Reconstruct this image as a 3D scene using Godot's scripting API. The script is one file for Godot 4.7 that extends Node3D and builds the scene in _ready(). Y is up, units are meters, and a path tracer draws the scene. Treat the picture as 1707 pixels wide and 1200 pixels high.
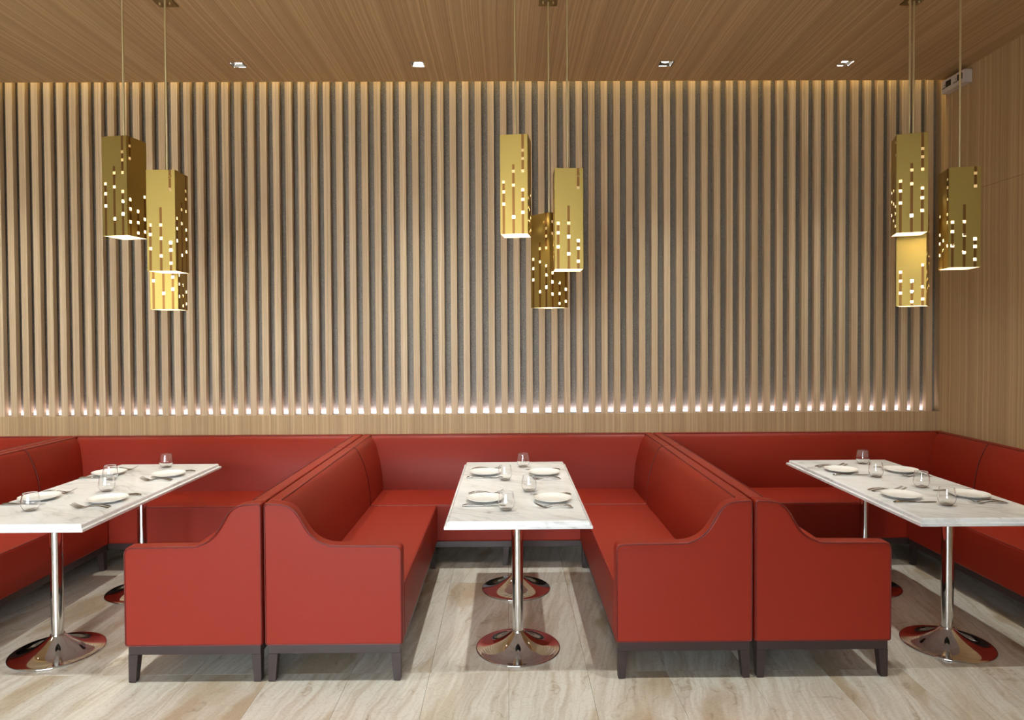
extends Node3D
# Restaurant booths: red leather banquettes, marble tables and brass pendants before an oak slat wall.
# x runs right, y up, the back wall lies towards -z. Metres.

const WALL_Z := -5.446        # front face of the slats
const CEILING_Y := 3.62
const RIGHT_X := 3.4626       # face of the veneered right wall
const LEFT_X := -6.9
const FRONT_Z := 5.0         # glazed wall behind the camera
const LEDGE_Y := 0.999        # top of the low panel that the slats stand on
const WIN_X0 := -4.6
const WIN_X1 := 0.9
const SOFA_Z := -3.183        # front end of the side sofas
const JOINT_Z := -4.785       # where side sofas meet the sofas along the wall
const DOWN_X := [-5.1, -3.79, -1.968, -0.65, 1.176, 2.503]
const DOWN_LEVEL := [0.8, 1.0, 1.0, 1.1, 0.9, 0.6]      # how bright each lamp of a row burns
const DOWN_Z := [-5.062, -2.78]

var mat := {}
var used := {}


# ------------------------------------------------------------------ geometry
class Geo:
	var v := PackedVector3Array()
	var n := PackedVector3Array()
	var t := PackedInt32Array()
	var xf := Transform3D.IDENTITY

	func tri_flat(a: Vector3, b: Vector3, c: Vector3) -> void:
		var m := (b - a).cross(c - a).normalized()
		var k := v.size()
		v.append(a); v.append(b); v.append(c)
		n.append(m); n.append(m); n.append(m)
		t.append(k); t.append(k + 1); t.append(k + 2)

	func quad(a: Vector3, b: Vector3, c: Vector3, d: Vector3) -> void:
		var m := (b - a).cross(c - a).normalized()
		if m == Vector3.ZERO:
			m = (c - a).cross(d - a).normalized()
		var k := v.size()
		for p in [a, b, c, d]:
			v.append(p); n.append(m)
		for i in [0, 1, 2, 0, 2, 3]:
			t.append(k + i)

	# rows of points, smooth across rows and along them
	func grid(rows: Array, around := false) -> void:
		var k := v.size()
		var h := rows.size()
		var w: int = rows[0].size()
		var acc := PackedVector3Array()
		acc.resize(h * w)
		var faces := []
		for i in h - 1:
			for j in (w if around else w - 1):
				var j2 := (j + 1) % w
				var p0: Vector3 = rows[i][j]
				var p1: Vector3 = rows[i][j2]
				var p2: Vector3 = rows[i + 1][j2]
				var p3: Vector3 = rows[i + 1][j]
				var m := (p2 - p0).cross(p3 - p1)
				for e in [i * w + j, i * w + j2, (i + 1) * w + j2, (i + 1) * w + j]:
					acc[e] += m
				faces.append([i * w + j, i * w + j2, (i + 1) * w + j2, (i + 1) * w + j])
		for i in h:
			for j in w:
				v.append(rows[i][j])
				n.append(acc[i * w + j].normalized() if acc[i * w + j].length() > 1e-14 else Vector3.UP)
		for f in faces:
			if v[k + f[0]] != v[k + f[1]]:
				t.append(k + f[0]); t.append(k + f[1]); t.append(k + f[2])
			if v[k + f[2]] != v[k + f[3]]:
				t.append(k + f[0]); t.append(k + f[2]); t.append(k + f[3])

	# every shape is closed: turn it so that its faces look outwards, then place it
	func close(from_v: int, from_t: int) -> void:
		var mid := Vector3.ZERO
		for i in range(from_v, v.size()):
			mid += v[i]
		mid /= maxf(1.0, v.size() - from_v)
		var vol := 0.0
		for i in range(from_t, t.size(), 3):
			vol += (v[t[i]] - mid).dot((v[t[i + 1]] - mid).cross(v[t[i + 2]] - mid))
		var turned := vol < 0.0
		var mirrored := xf.basis.determinant() < 0.0
		if turned:
			for i in range(from_v, v.size()):
				n[i] = -n[i]
		if turned != mirrored:
			for i in range(from_t, t.size(), 3):
				var s := t[i + 1]
				t[i + 1] = t[i + 2]
				t[i + 2] = s
		if xf != Transform3D.IDENTITY:
			var nb := xf.basis.inverse().transposed()
			for i in range(from_v, v.size()):
				v[i] = xf * v[i]
				n[i] = (nb * n[i]).normalized()

	func box(lo: Vector3, hi: Vector3) -> void:
		var a := v.size()
		var b := t.size()
		var p := []
		for i in 8:
			p.append(Vector3(hi.x if i & 1 else lo.x, hi.y if i & 2 else lo.y, hi.z if i & 4 else lo.z))
		for f in [[0, 2, 3, 1], [4, 5, 7, 6], [0, 1, 5, 4], [2, 6, 7, 3], [0, 4, 6, 2], [1, 3, 7, 5]]:
			quad(p[f[0]], p[f[1]], p[f[2]], p[f[3]])
		close(a, b)

	# box with rounded edges
	func rbox(lo: Vector3, hi: Vector3, r: float, seg := 3) -> void:
		var a := v.size()
		var b := t.size()
		var mid := (lo + hi) / 2.0
		var half := (hi - lo) / 2.0
		r = minf(r, minf(half.x, minf(half.y, half.z)) * 0.999)
		var steps := func(h: float) -> Array:
			var s := []
			for i in seg + 1:
				s.append(-h + r * (1.0 - tan(PI / 4.0 * (1.0 - float(i) / seg))))
			for i in seg + 1:
				s.append(h - r * (1.0 - tan(PI / 4.0 * float(i) / seg)))
			return s
		for axis in 3:
			for side in [-1.0, 1.0]:
				var u := (axis + 1) % 3
				var w := (axis + 2) % 3
				var us: Array = steps.call(half[u])
				var ws: Array = steps.call(half[w])
				var k := v.size()
				for i in us.size():
					for j in ws.size():
						var p := Vector3.ZERO
						p[axis] = half[axis] * side
						p[u] = us[i]
						p[w] = ws[j]
						var inner := p.clamp(-half + Vector3.ONE * r, half - Vector3.ONE * r)
						var dir := (p - inner).normalized()
						v.append(mid + inner + dir * r)
						n.append(dir)
				var wn := ws.size()
				for i in us.size() - 1:
					for j in wn - 1:
						var q := [k + i * wn + j, k + (i + 1) * wn + j, k + (i + 1) * wn + j + 1, k + i * wn + j + 1]
						if side < 0:
							q.reverse()
						for e in [0, 1, 2, 0, 2, 3]:
							t.append(q[e])
		close(a, b)

	# chains of (radius, height), each smooth in itself, turned round the y axis
	func lathe(chains: Array, at := Vector3.ZERO, seg := 32) -> void:
		var a := v.size()
		var b := t.size()
		for chain in chains:
			var rows := []
			for p in chain:
				var row := []
				for j in seg:
					var c := TAU * j / seg
					row.append(at + Vector3(p.x * cos(c), p.y, p.x * sin(c)))
				rows.append(row)
			grid(rows, true)
		close(a, b)

	func tube(path: Array, r: float, seg := 8, looped := false) -> void:
		var a := v.size()
		var b := t.size()
		var rows := []
		var count := path.size()
		var side := Vector3.ZERO
		for i in count:
			var p: Vector3 = path[i]
			var before: Vector3 = path[(i - 1 + count) % count] if looped or i > 0 else p
			var after: Vector3 = path[(i + 1) % count] if looped or i < count - 1 else p
			var dir := (after - before).normalized()
			if side == Vector3.ZERO:
				side = dir.cross(Vector3.UP if absf(dir.y) < 0.9 else Vector3.RIGHT).normalized()
			side = (side - dir * side.dot(dir)).normalized()
			var up := side.cross(dir)
			var row := []
			for j in seg:
				var c := TAU * j / seg
				row.append(p + side * cos(c) * r + up * sin(c) * r)
			rows.append(row)
		if looped:
			rows.append(rows[0])
		grid(rows, true)
		if not looped:
			for e in [[rows[0], true], [rows[-1], false]]:
				for j in range(1, seg - 1):
					if e[1]:
						tri_flat(e[0][0], e[0][j + 1], e[0][j])
					else:
						tri_flat(e[0][0], e[0][j], e[0][j + 1])
		close(a, b)

	# sections: [centre, half width vector, half thickness vector]
	func loft(sections: Array, seg := 8) -> void:
		var a := v.size()
		var b := t.size()
		var rows := []
		for s in sections:
			var row := []
			for j in seg:
				var c := TAU * j / seg
				row.append(s[0] + s[1] * cos(c) + s[2] * sin(c))
			rows.append(row)
		var first := []
		var last := []
		for j in seg:
			first.append(sections[0][0])
			last.append(sections[-1][0])
		rows.push_front(first)
		rows.append(last)
		grid(rows, true)
		close(a, b)

	# outline in a plane, pulled along it, with rounded rims. place maps (u, v, along) to a point
	func extrude(outline: PackedVector2Array, from: float, to: float, rim: float, place: Callable, seg := 3) -> void:
		var a := v.size()
		var b := t.size()
		var count := outline.size()
		var area := 0.0
		for i in count:
			area += outline[i].cross(outline[(i + 1) % count])
		if area < 0.0:
			outline.reverse()
		var inward := []
		for i in count:
			var d1 := (outline[i] - outline[(i - 1 + count) % count]).normalized()
			var d2 := (outline[(i + 1) % count] - outline[i]).normalized()
			var m := Vector2(-d1.y, d1.x) + Vector2(-d2.y, d2.x)
			m = m.normalized()
			inward.append(m / maxf(0.5, m.dot(Vector2(-d2.y, d2.x))))
		var loops := []
		for k in seg + 1:
			var c := PI / 2.0 * k / seg
			loops.append([rim * (1.0 - sin(c)), from + rim * (1.0 - cos(c))])
		for k in seg + 1:
			var c := PI / 2.0 * k / seg
			loops.append([rim * (1.0 - cos(c)), to - rim * (1.0 - sin(c))])
		var rows := []
		for l in loops:
			var row := []
			for i in count:
				var p: Vector2 = outline[i] + inward[i] * l[0]
				row.append(place.call(p.x, p.y, l[1]))
			rows.append(row)
		grid(rows, true)
		var cap := PackedVector2Array()
		for i in count:
			cap.append(outline[i] + inward[i] * rim)
		var tris := Geometry2D.triangulate_polygon(cap)
		# the caps must run the same way round as the sides
		for e in [[from, false], [to, true]]:
			for i in range(0, tris.size(), 3):
				var p := [cap[tris[i]], cap[tris[i + 1]], cap[tris[i + 2]]]
				var ccw: bool = (p[1] - p[0]).cross(p[2] - p[0]) > 0.0
				if ccw != e[1]:
					p.reverse()
				tri_flat(place.call(p[0].x, p[0].y, e[0]), place.call(p[1].x, p[1].y, e[0]), place.call(p[2].x, p[2].y, e[0]))
		close(a, b)

	# a flat sheet from u0 to u1 and v0 to v1 with rectangular holes [u0, v0, u1, v1]; w runs through its thickness
	func sheet(size: Rect2, holes: Array, w0: float, w1: float, place: Callable) -> void:
		var a := v.size()
		var b := t.size()
		var us := [size.position.x, size.end.x]
		var vs := [size.position.y, size.end.y]
		for h in holes:
			us.append(h[0]); us.append(h[2])
			vs.append(h[1]); vs.append(h[3])
		us.sort()
		vs.sort()
		var solid := func(i: int, j: int) -> bool:
			if i < 0 or j < 0 or i >= us.size() - 1 or j >= vs.size() - 1:
				return false
			var cu: float = (us[i] + us[i + 1]) / 2.0
			var cv: float = (vs[j] + vs[j + 1]) / 2.0
			for h in holes:
				if cu > h[0] and cu < h[2] and cv > h[1] and cv < h[3]:
					return false
			return true
		for i in us.size() - 1:
			for j in vs.size() - 1:
				if us[i + 1] - us[i] < 1e-7 or vs[j + 1] - vs[j] < 1e-7 or not solid.call(i, j):
					continue
				var p := []
				for w in [w0, w1]:
					p.append(place.call(us[i], vs[j], w))
					p.append(place.call(us[i + 1], vs[j], w))
					p.append(place.call(us[i + 1], vs[j + 1], w))
					p.append(place.call(us[i], vs[j + 1], w))
				quad(p[3], p[2], p[1], p[0])
				quad(p[4], p[5], p[6], p[7])
				var ia := i - 1
				while ia > 0 and us[ia + 1] - us[ia] < 1e-7:
					ia -= 1
				var ib := i + 1
				while ib < us.size() - 2 and us[ib + 1] - us[ib] < 1e-7:
					ib += 1
				var ja := j - 1
				while ja > 0 and vs[ja + 1] - vs[ja] < 1e-7:
					ja -= 1
				var jb := j + 1
				while jb < vs.size() - 2 and vs[jb + 1] - vs[jb] < 1e-7:
					jb += 1
				if not solid.call(ia, j):
					quad(p[0], p[4], p[7], p[3])
				if not solid.call(ib, j):
					quad(p[1], p[2], p[6], p[5])
				if not solid.call(i, ja):
					quad(p[0], p[1], p[5], p[4])
				if not solid.call(i, jb):
					quad(p[3], p[7], p[6], p[2])
		close(a, b)

	func mesh() -> ArrayMesh:
		var idx := PackedInt32Array()
		idx.resize(t.size())
		for i in range(0, t.size(), 3):   # Godot's front faces run clockwise
			idx[i] = t[i]
			idx[i + 1] = t[i + 2]
			idx[i + 2] = t[i + 1]
		var arrays := []
		arrays.resize(Mesh.ARRAY_MAX)
		arrays[Mesh.ARRAY_VERTEX] = v
		arrays[Mesh.ARRAY_NORMAL] = n
		arrays[Mesh.ARRAY_INDEX] = idx
		var m := ArrayMesh.new()
		m.add_surface_from_arrays(Mesh.PRIMITIVE_TRIANGLES, arrays)
		return m


# ------------------------------------------------------------------ nodes
func numbered(called: String) -> String:
	var k: int = used.get(called, 0)
	used[called] = k + 1
	return called if k == 0 else "%s_%03d" % [called, k]


func thing(called: String, label: String, category: String, at := Vector3.ZERO, turn := 0.0, group := "") -> Node3D:
	var o := Node3D.new()
	o.name = numbered(called)
	add_child(o)
	o.position = at
	o.rotation.y = turn
	tag(o, label, category, group)
	return o


func tag(o: Node, label: String, category: String, group := "") -> void:
	o.set_meta("label", label)
	o.set_meta("category", category)
	if group:
		o.set_meta("group", group)


func part(parent: Node, called: String, shape, material: Material, at := Vector3.ZERO) -> MeshInstance3D:
	var o := MeshInstance3D.new()
	o.name = called
	o.mesh = shape.mesh() if shape is Geo else shape
	o.material_override = material
	o.position = at
	parent.add_child(o, true)
	return o


func structure(called: String, label: String, category: String) -> Node3D:
	var o := thing(called, label, category)
	o.set_meta("kind", "structure")
	return o


func copy_of(o: Node3D, label: String, at: Vector3, turn := 0.0) -> Node3D:
	var c: Node3D = o.duplicate()
	c.name = numbered(String(o.name).rstrip("0123456789").trim_suffix("_"))
	add_child(c)
	c.position = at
	c.rotation.y = turn
	c.set_meta("label", label)
	return c


func smooth(points: Array, steps: int) -> PackedVector2Array:
	var out := PackedVector2Array()
	for i in points.size() - 1:
		var p0: Vector2 = points[maxi(i - 1, 0)]
		var p1: Vector2 = points[i]
		var p2: Vector2 = points[i + 1]
		var p3: Vector2 = points[mini(i + 2, points.size() - 1)]
		for k in steps:
			out.append(p1.cubic_interpolate(p2, p0, p3, float(k) / steps))
	out.append(points[-1])
	return out


# ------------------------------------------------------------------ materials
func plain(called: String, color: Color, rough: float, metal := 0.0, spec := 0.5) -> StandardMaterial3D:
	var m := StandardMaterial3D.new()
	m.resource_name = called
	m.albedo_color = color
	m.roughness = rough
	m.metallic = metal
	m.metallic_specular = spec
	mat[called] = m
	return m


func picture(w: int, h: int, data: PackedByteArray) -> ImageTexture:
	return ImageTexture.create_from_image(Image.create_from_data(w, h, false, Image.FORMAT_RGB8, data))


func rgb8(c: Color) -> Array:
	return [int(clampf(c.r, 0, 1) * 255.0), int(clampf(c.g, 0, 1) * 255.0), int(clampf(c.b, 0, 1) * 255.0)]


# straight-grained veneer: u across the grain, v along it; repeats seamlessly
func veneer_texture(dark: Color, pale: Color) -> ImageTexture:
	var w := 1024
	var h := 1024
	var rng := RandomNumberGenerator.new()
	rng.seed = 11
	var layers := []
	for spec in [[160, 0.45], [256, 0.55], [512, 0.55], [1024, 0.45], [64, 0.25], [18, 0.10]]:
		var line := PackedFloat32Array()
		for i in spec[0]:
			line.append(rng.randf_range(-1.0, 1.0) * spec[1])
		layers.append(line)
	var pores := PackedFloat32Array()      # dark short flecks
	for i in w:
		pores.append(rng.randf())
	var data := PackedByteArray()
	data.resize(w * h * 3)
	var at := 0
	for y in h:
		var fy := float(y) / h
		var wave := 2.2 * sin(TAU * (fy + 0.1)) + 1.2 * sin(TAU * (3.0 * fy + 0.4)) + 0.5 * sin(TAU * (9.0 * fy))
		for x in w:
			var s := 0.0
			var fx := fposmod(x + wave, w) / w
			for line in layers:
				var p: float = fx * line.size()
				var i := int(p)
				var f := p - i
				s += line[i % line.size()] * (1.0 - f) + line[(i + 1) % line.size()] * f
			var fleck := 0.0
			var q := pores[(x * 7 + 13 * int(fposmod(y + pores[x] * 900.0, h) / 37.0)) % w]
			if q > 0.86:
				fleck = -0.45
			elif q < 0.1:
				fleck = 0.28
			var c := dark.lerp(pale, clampf(0.55 + 0.34 * s + 0.28 * fleck, 0.0, 1.0))
			data[at] = int(c.r * 255.0)
			data[at + 1] = int(c.g * 255.0)
			data[at + 2] = int(c.b * 255.0)
			at += 3
	return picture(w, h, data)


func marble_texture() -> ImageTexture:
	var w := 1024
	var h := 1024
	var warp := FastNoiseLite.new()
	warp.seed = 5
	warp.frequency = 0.004
	warp.fractal_octaves = 4
	var vein := FastNoiseLite.new()
	vein.seed = 8
	vein.frequency = 0.006
	vein.fractal_octaves = 3
	var cloud := FastNoiseLite.new()
	cloud.seed = 3
	cloud.frequency = 0.003
	cloud.fractal_octaves = 5
	var data := PackedByteArray()
	data.resize(w * h * 3)
	var at := 0
	for y in h:
		for x in w:
			# veins run aslant: squeeze the noise along them
			var a := 0.88 * x + 0.47 * y
			var b := -0.47 * x + 0.88 * y
			var d := warp.get_noise_2d(x, y) * 60.0
			var r := absf(vein.get_noise_2d(a * 0.55, b * 2.3 + d))
			var line := pow(1.0 - clampf(r * 3.2, 0.0, 1.0), 5.0)
			var r2 := absf(vein.get_noise_2d(a * 1.1 + 700.0, b * 5.0 + d * 1.5))
			var fine := pow(1.0 - clampf(r2 * 3.0, 0.0, 1.0), 7.0)
			var m := clampf(cloud.get_noise_2d(a * 0.8, b * 2.0 + d) * 0.8 + 0.35, 0.0, 1.0)
			var s := clampf(0.50 * line * m + 0.34 * fine * m + 0.20 * m, 0.0, 1.0)
			var c := Color(0.935, 0.940, 0.940).lerp(Color(0.57, 0.555, 0.535), s)
			data[at] = int(c.r * 255.0)
			data[at + 1] = int(c.g * 255.0)
			data[at + 2] = int(c.b * 255.0)
			at += 3
	return picture(w, h, data)


# cream limestone with long tan clouds and thin rusty veins along v
func stone_texture(start: int) -> ImageTexture:
	var w := 1024
	var h := 1024
	var n1 := FastNoiseLite.new()
	n1.seed = start
	n1.frequency = 0.006
	n1.fractal_octaves = 5
	var n2 := FastNoiseLite.new()
	n2.seed = start + 40
	n2.frequency = 0.012
	n2.fractal_octaves = 4
	var data := PackedByteArray()
	data.resize(w * h * 3)
	var at := 0
	for y in h:
		for x in w:
			var d := n2.get_noise_2d(x * 0.45, y * 0.25) * 26.0
			var u := x + 0.13 * y
			var band := n1.get_noise_2d(u * 0.8 + d, y * 0.13)
			var m := smoothstep(0.02, 0.48, band)
			var streak := n2.get_noise_2d(u * 2.2 + d * 1.6, y * 0.10)
			var fine := n2.get_noise_2d(u * 6.5 + d * 3.0 + 300.0, y * 0.16)
			var r := absf(n1.get_noise_2d(u * 0.75 + d * 2.2 + 900.0, y * 0.22))
			var vein := pow(1.0 - clampf(r * 7.5, 0.0, 1.0), 8.0)
			var curl := absf(n2.get_noise_2d(x * 1.7 + d * 3.0, y * 1.1 - d * 2.0))
			curl = pow(1.0 - clampf(curl * 6.0, 0.0, 1.0), 4.0)
			var grit := n2.get_noise_2d(x * 9.0, y * 7.0)
			var c := Color(0.870, 0.850, 0.795)
			c = c.lerp(Color(0.700, 0.610, 0.490), 0.78 * m)
			c = c.lerp(Color(0.765, 0.715, 0.630), clampf(0.16 + 0.95 * streak, 0.0, 0.7))
			c = c.lerp(Color(0.690, 0.630, 0.540), clampf(0.55 * fine, 0.0, 0.3))
			c = c.lerp(Color(0.540, 0.440, 0.330), 0.42 * vein * clampf(0.4 + 2.0 * streak, 0.0, 1.0))
			c = c.lerp(Color(0.700, 0.650, 0.570), 0.28 * curl)
			c = c.lightened(0.05 * maxf(0.0, grit)).darkened(0.07 * maxf(0.0, -grit))
			data[at] = int(c.r * 255.0)
			data[at + 1] = int(c.g * 255.0)
			data[at + 2] = int(c.b * 255.0)
			at += 3
	return picture(w, h, data)


# pebbled, faintly glittering wall covering behind the slats
func grit_texture() -> ImageTexture:
	var w := 512
	var rng := RandomNumberGenerator.new()
	rng.seed = 21
	var data := PackedByteArray()
	data.resize(w * w * 3)
	for i in w * w:
		var k := rng.randf()
		var l := 0.47 + 0.14 * rng.randf()
		if k > 0.93:
			l = 0.85
		elif k < 0.16:
			l = 0.33
		data[i * 3] = int(l * 255.0)
		data[i * 3 + 1] = int(l * 0.955 * 255.0)
		data[i * 3 + 2] = int(l * 0.87 * 255.0)
	return picture(w, w, data)


func hide_texture() -> Image:
	var w := 512
	var cell := FastNoiseLite.new()
	cell.noise_type = FastNoiseLite.TYPE_CELLULAR
	cell.frequency = 0.06
	cell.seed = 4
	var im := cell.get_seamless_image(w, w)
	im.convert(Image.FORMAT_RGBA8)
	return im


func triplanar(m: StandardMaterial3D, texture: Texture2D, size: Vector3, world := true) -> StandardMaterial3D:
	m.albedo_texture = texture
	m.uv1_triplanar = true
	m.uv1_world_triplanar = world
	m.uv1_triplanar_sharpness = 8.0
	m.uv1_scale = Vector3(1.0 / size.x, 1.0 / size.y, 1.0 / size.z)
	m.texture_filter = BaseMaterial3D.TEXTURE_FILTER_LINEAR_WITH_MIPMAPS_ANISOTROPIC
	return m


func make_materials() -> void:
	var veneer := veneer_texture(Color(0.625, 0.520, 0.370), Color(0.825, 0.720, 0.550))
	triplanar(plain("oak veneer", Color(1, 1, 1), 0.55, 0.0, 0.4), veneer, Vector3(1.37, 1.9, 1.37))
	mat["oak veneer"].uv1_scale = Vector3(1.0 / 1.37, 1.0 / 1.9, 1.0 / 1.37)
	triplanar(plain("pale oak slat", Color(1, 1, 1), 0.5, 0.0, 0.45), veneer_texture(Color(0.715, 0.612, 0.465), Color(0.905, 0.822, 0.680)), Vector3(1.37, 1.9, 1.37))
	triplanar(plain("oak ceiling veneer", Color(1, 1, 1), 0.6, 0.0, 0.35), veneer, Vector3(1.37, 1.9, 2.6))
	triplanar(plain("grit covering", Color(1, 1, 1), 0.5, 0.0, 0.5), grit_texture(), Vector3(0.8, 0.8, 0.8))
	var hide := hide_texture()
	var leather := plain("red leather", Color(0.560, 0.150, 0.080), 0.47, 0.0, 0.38)
	leather.uv1_triplanar = true
	leather.uv1_scale = Vector3(6, 6, 6)
	hide.bump_map_to_normal_map(1.0)
	leather.normal_enabled = true
	leather.normal_texture = ImageTexture.create_from_image(hide)
	leather.normal_scale = 0.06
	plain("red piping", Color(0.400, 0.070, 0.040), 0.45, 0.0, 0.5)
	plain("dark timber", Color(0.215, 0.165, 0.155), 0.4, 0.0, 0.5)
	plain("chrome", Color(0.86, 0.85, 0.85), 0.06, 1.0)
	plain("steel", Color(0.66, 0.64, 0.61), 0.12, 1.0)
	plain("brushed brass", Color(0.710, 0.620, 0.350), 0.48, 1.0)
	plain("dull brass", Color(0.600, 0.530, 0.360), 0.5, 1.0)
	plain("cream enamel", Color(0.88, 0.84, 0.76), 0.6)
	plain("etched bronze", Color(0.540, 0.390, 0.220), 0.44, 1.0)
	plain("rod brass", Color(0.880, 0.840, 0.680), 0.45, 1.0)
	plain("porcelain", Color(0.93, 0.92, 0.90), 0.12, 0.0, 0.5)
	plain("white plaster", Color(0.74, 0.74, 0.73), 0.9, 0.0, 0.2)
	plain("white plastic", Color(0.80, 0.78, 0.76), 0.45)
	plain("black print", Color(0.03, 0.03, 0.035), 0.5)
	plain("grey print", Color(0.28, 0.27, 0.27), 0.5)
	plain("aluminium", Color(0.75, 0.75, 0.76), 0.35, 1.0)
	plain("dark grout", Color(0.42, 0.39, 0.35), 0.9, 0.0, 0.2)
	plain("white lampholder", Color(0.85, 0.83, 0.78), 0.5)
	plain("black socket", Color(0.05, 0.05, 0.05), 0.5)
	var glass := plain("clear glass", Color(1, 1, 1, 0.0), 0.0)
	glass.refraction_enabled = true
	glass.refraction_scale = 0.05
	var pane := plain("window pane", Color(1, 1, 1, 0.04), 0.02)
	pane.transparency = BaseMaterial3D.TRANSPARENCY_ALPHA
	var marble := marble_texture()
	for k in 3:
		var m := triplanar(plain("white marble %d" % k, Color(1, 1, 1), 0.14, 0.0, 0.5), marble, Vector3(2.2, 2.2, 2.2), false)
		m.uv1_offset = Vector3([0.17, 0.5, 0.83][k], 0.5, 0.5)
	for k in 10:
		if k % 5 == 0:
			mat["stone"] = stone_texture(60 + k)
		var m := triplanar(plain("limestone %d" % k, Color(1, 1, 1), 0.2, 0.0, 0.5), mat["stone"], Vector3(2.0, 2.0, 1.4), false)
		m.uv1_offset = Vector3(0.1 + 0.2 * (k % 5), 0.5, 0.5)


func glow(called: String, color: Color, power: float) -> StandardMaterial3D:
	var m := plain(called, Color(0.9, 0.9, 0.9), 0.4)
	m.emission_enabled = true
	m.emission = color
	m.emission_energy_multiplier = power
	return m


# ------------------------------------------------------------------ the setting
func build_room() -> void:
	var oak: Material = mat["oak veneer"]

	# floor of long stone tiles, 0.38 by 1.2 m, on a grey bed
	var floor_node := structure("floor", "polished cream stone floor of long tiles with tan veins", "floor")
	var g := Geo.new()
	g.box(Vector3(LEFT_X, -0.12, -5.62), Vector3(RIGHT_X + 0.1, -0.012, FRONT_Z))
	part(floor_node, "tile_bed", g, mat["dark grout"])
	var tile := Geo.new()
	tile.rbox(Vector3(-0.1895, -0.014, -0.5995), Vector3(0.1895, 0.0, 0.5995), 0.0008, 1)
	var tile_mesh := tile.mesh()
	var rng := RandomNumberGenerator.new()
	rng.seed = 77
	var last := -1
	for row in range(0, 9):
		for col in range(-18, 9):
			var x := 0.38 * col + 0.19 - 0.003
			var z := -5.066 - 0.6 + 1.2 * row + 0.6
			if z - 0.6 > FRONT_Z or x > RIGHT_X + 0.2 or x < LEFT_X - 0.2:
				continue
			var k := rng.randi() % 10
			if k == last:
				k = (k + 3) % 10
			last = k
			part(floor_node, "tile", tile_mesh, mat["limestone %d" % k], Vector3(x, 0, z)).rotation.y = PI * (rng.randi() % 2)

	# back wall: grit covering, low oak panel with a ledge, upright slats
	var wall := structure("wall_back", "oak slat wall over dark grit covering above a low oak panel", "wall")
	g = Geo.new()
	g.box(Vector3(LEFT_X, 0, WALL_Z - 0.17), Vector3(RIGHT_X + 0.1, 3.9, WALL_Z - 0.072))
	part(wall, "covering", g, mat["grit covering"]).set_meta("label", "dark glittering wall covering")
	g = Geo.new()
	g.rbox(Vector3(LEFT_X, 0.0, WALL_Z - 0.072), Vector3(RIGHT_X, LEDGE_Y, WALL_Z + 0.004), 0.0015, 2)
	part(wall, "low_panel", g, oak)
	g = Geo.new()
	g.rbox(Vector3(-0.025, LEDGE_Y, -0.045), Vector3(0.025, 3.74, 0.0), 0.0015, 2)
	var slat := g.mesh()
	for k in range(-29, 74):
		part(wall, "slat", slat, mat["pale oak slat"], Vector3(-3.9258 + 0.1 * k, 0, WALL_Z))

	# right wall of veneer in two heights with a hairline joint
	wall = structure("wall_right", "right wall of straight-grained oak veneer panels", "wall")
	g = Geo.new()
	g.box(Vector3(RIGHT_X + 0.012, 0, WALL_Z - 0.17), Vector3(RIGHT_X + 0.11, 3.9, FRONT_Z))
	part(wall, "backing", g, mat["dark timber"])
	var cuts := [WALL_Z + 0.0, -4.2, -2.95, -1.7, -0.45, 0.8, 2.2, 3.6, FRONT_Z]
	for i in cuts.size() - 1:
		for y in [[0.0, 2.687], [2.689, 3.9]]:
			g = Geo.new()
			g.rbox(Vector3(RIGHT_X, y[0], cuts[i] + 0.0005), Vector3(RIGHT_X + 0.013, y[1], cuts[i + 1] - 0.0005), 0.0008, 1)
			part(wall, "panel", g, oak)
	g = Geo.new()
	g.box(Vector3(RIGHT_X, 0, WALL_Z - 0.072), Vector3(RIGHT_X + 0.013, 3.9, WALL_Z))
	part(wall, "panel", g, oak)

	wall = structure("wall_left", "plain pale plaster wall far to the left", "wall")
	g = Geo.new()
	g.box(Vector3(LEFT_X - 0.1, 0, WALL_Z - 0.17), Vector3(LEFT_X, 3.9, FRONT_Z))
	part(wall, "plaster", g, mat["white plaster"])

	# glazed front wall behind the camera
	wall = structure("wall_front", "pale plaster front wall with a wide window", "wall")
	g = Geo.new()
	var flat := func(u: float, v: float, w: float) -> Vector3: return Vector3(u, v, w)
	g.sheet(Rect2(LEFT_X - 0.1, 0, RIGHT_X + 0.2 - LEFT_X, 3.9), [[WIN_X0, 0.06, WIN_X1, 3.1]], FRONT_Z, FRONT_Z + 0.15, flat)
	part(wall, "plaster", g, mat["white plaster"])
	var window := structure("window_1", "wide front window in five clear panes", "window")
	g = Geo.new()
	var holes := []
	var pitch := (WIN_X1 - WIN_X0 - 0.05) / 5.0
	for k in 5:
		holes.append([WIN_X0 + 0.05 + pitch * k, 0.11, WIN_X0 + pitch * (k + 1), 3.05])
	g.sheet(Rect2(WIN_X0, 0.06, WIN_X1 - WIN_X0, 3.04), holes, FRONT_Z + 0.03, FRONT_Z + 0.09, flat)
	part(window, "window_frame", g, mat["dark timber"])
	for h in holes:
		g = Geo.new()
		g.box(Vector3(h[0], h[1], FRONT_Z + 0.058), Vector3(h[2], h[3], FRONT_Z + 0.062))
		part(window, "pane", g, mat["window pane"])

	# stub wall behind the camera that keeps the daylight off the right-hand booth
	wall = structure("wall_divider", "plain plaster stub wall standing out from the right wall", "wall")
	g = Geo.new()
	g.box(Vector3(0.25, 0, 1.2), Vector3(RIGHT_X, 3.7, 1.32))
	part(wall, "plaster", g, mat["white plaster"])

	# ceiling, cut for the downlights; it stops short of the slats, where a cove lamp shines down
	var lid := structure("ceiling", "oak veneer ceiling with grain running towards the slat wall", "ceiling")
	holes = []
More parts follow.
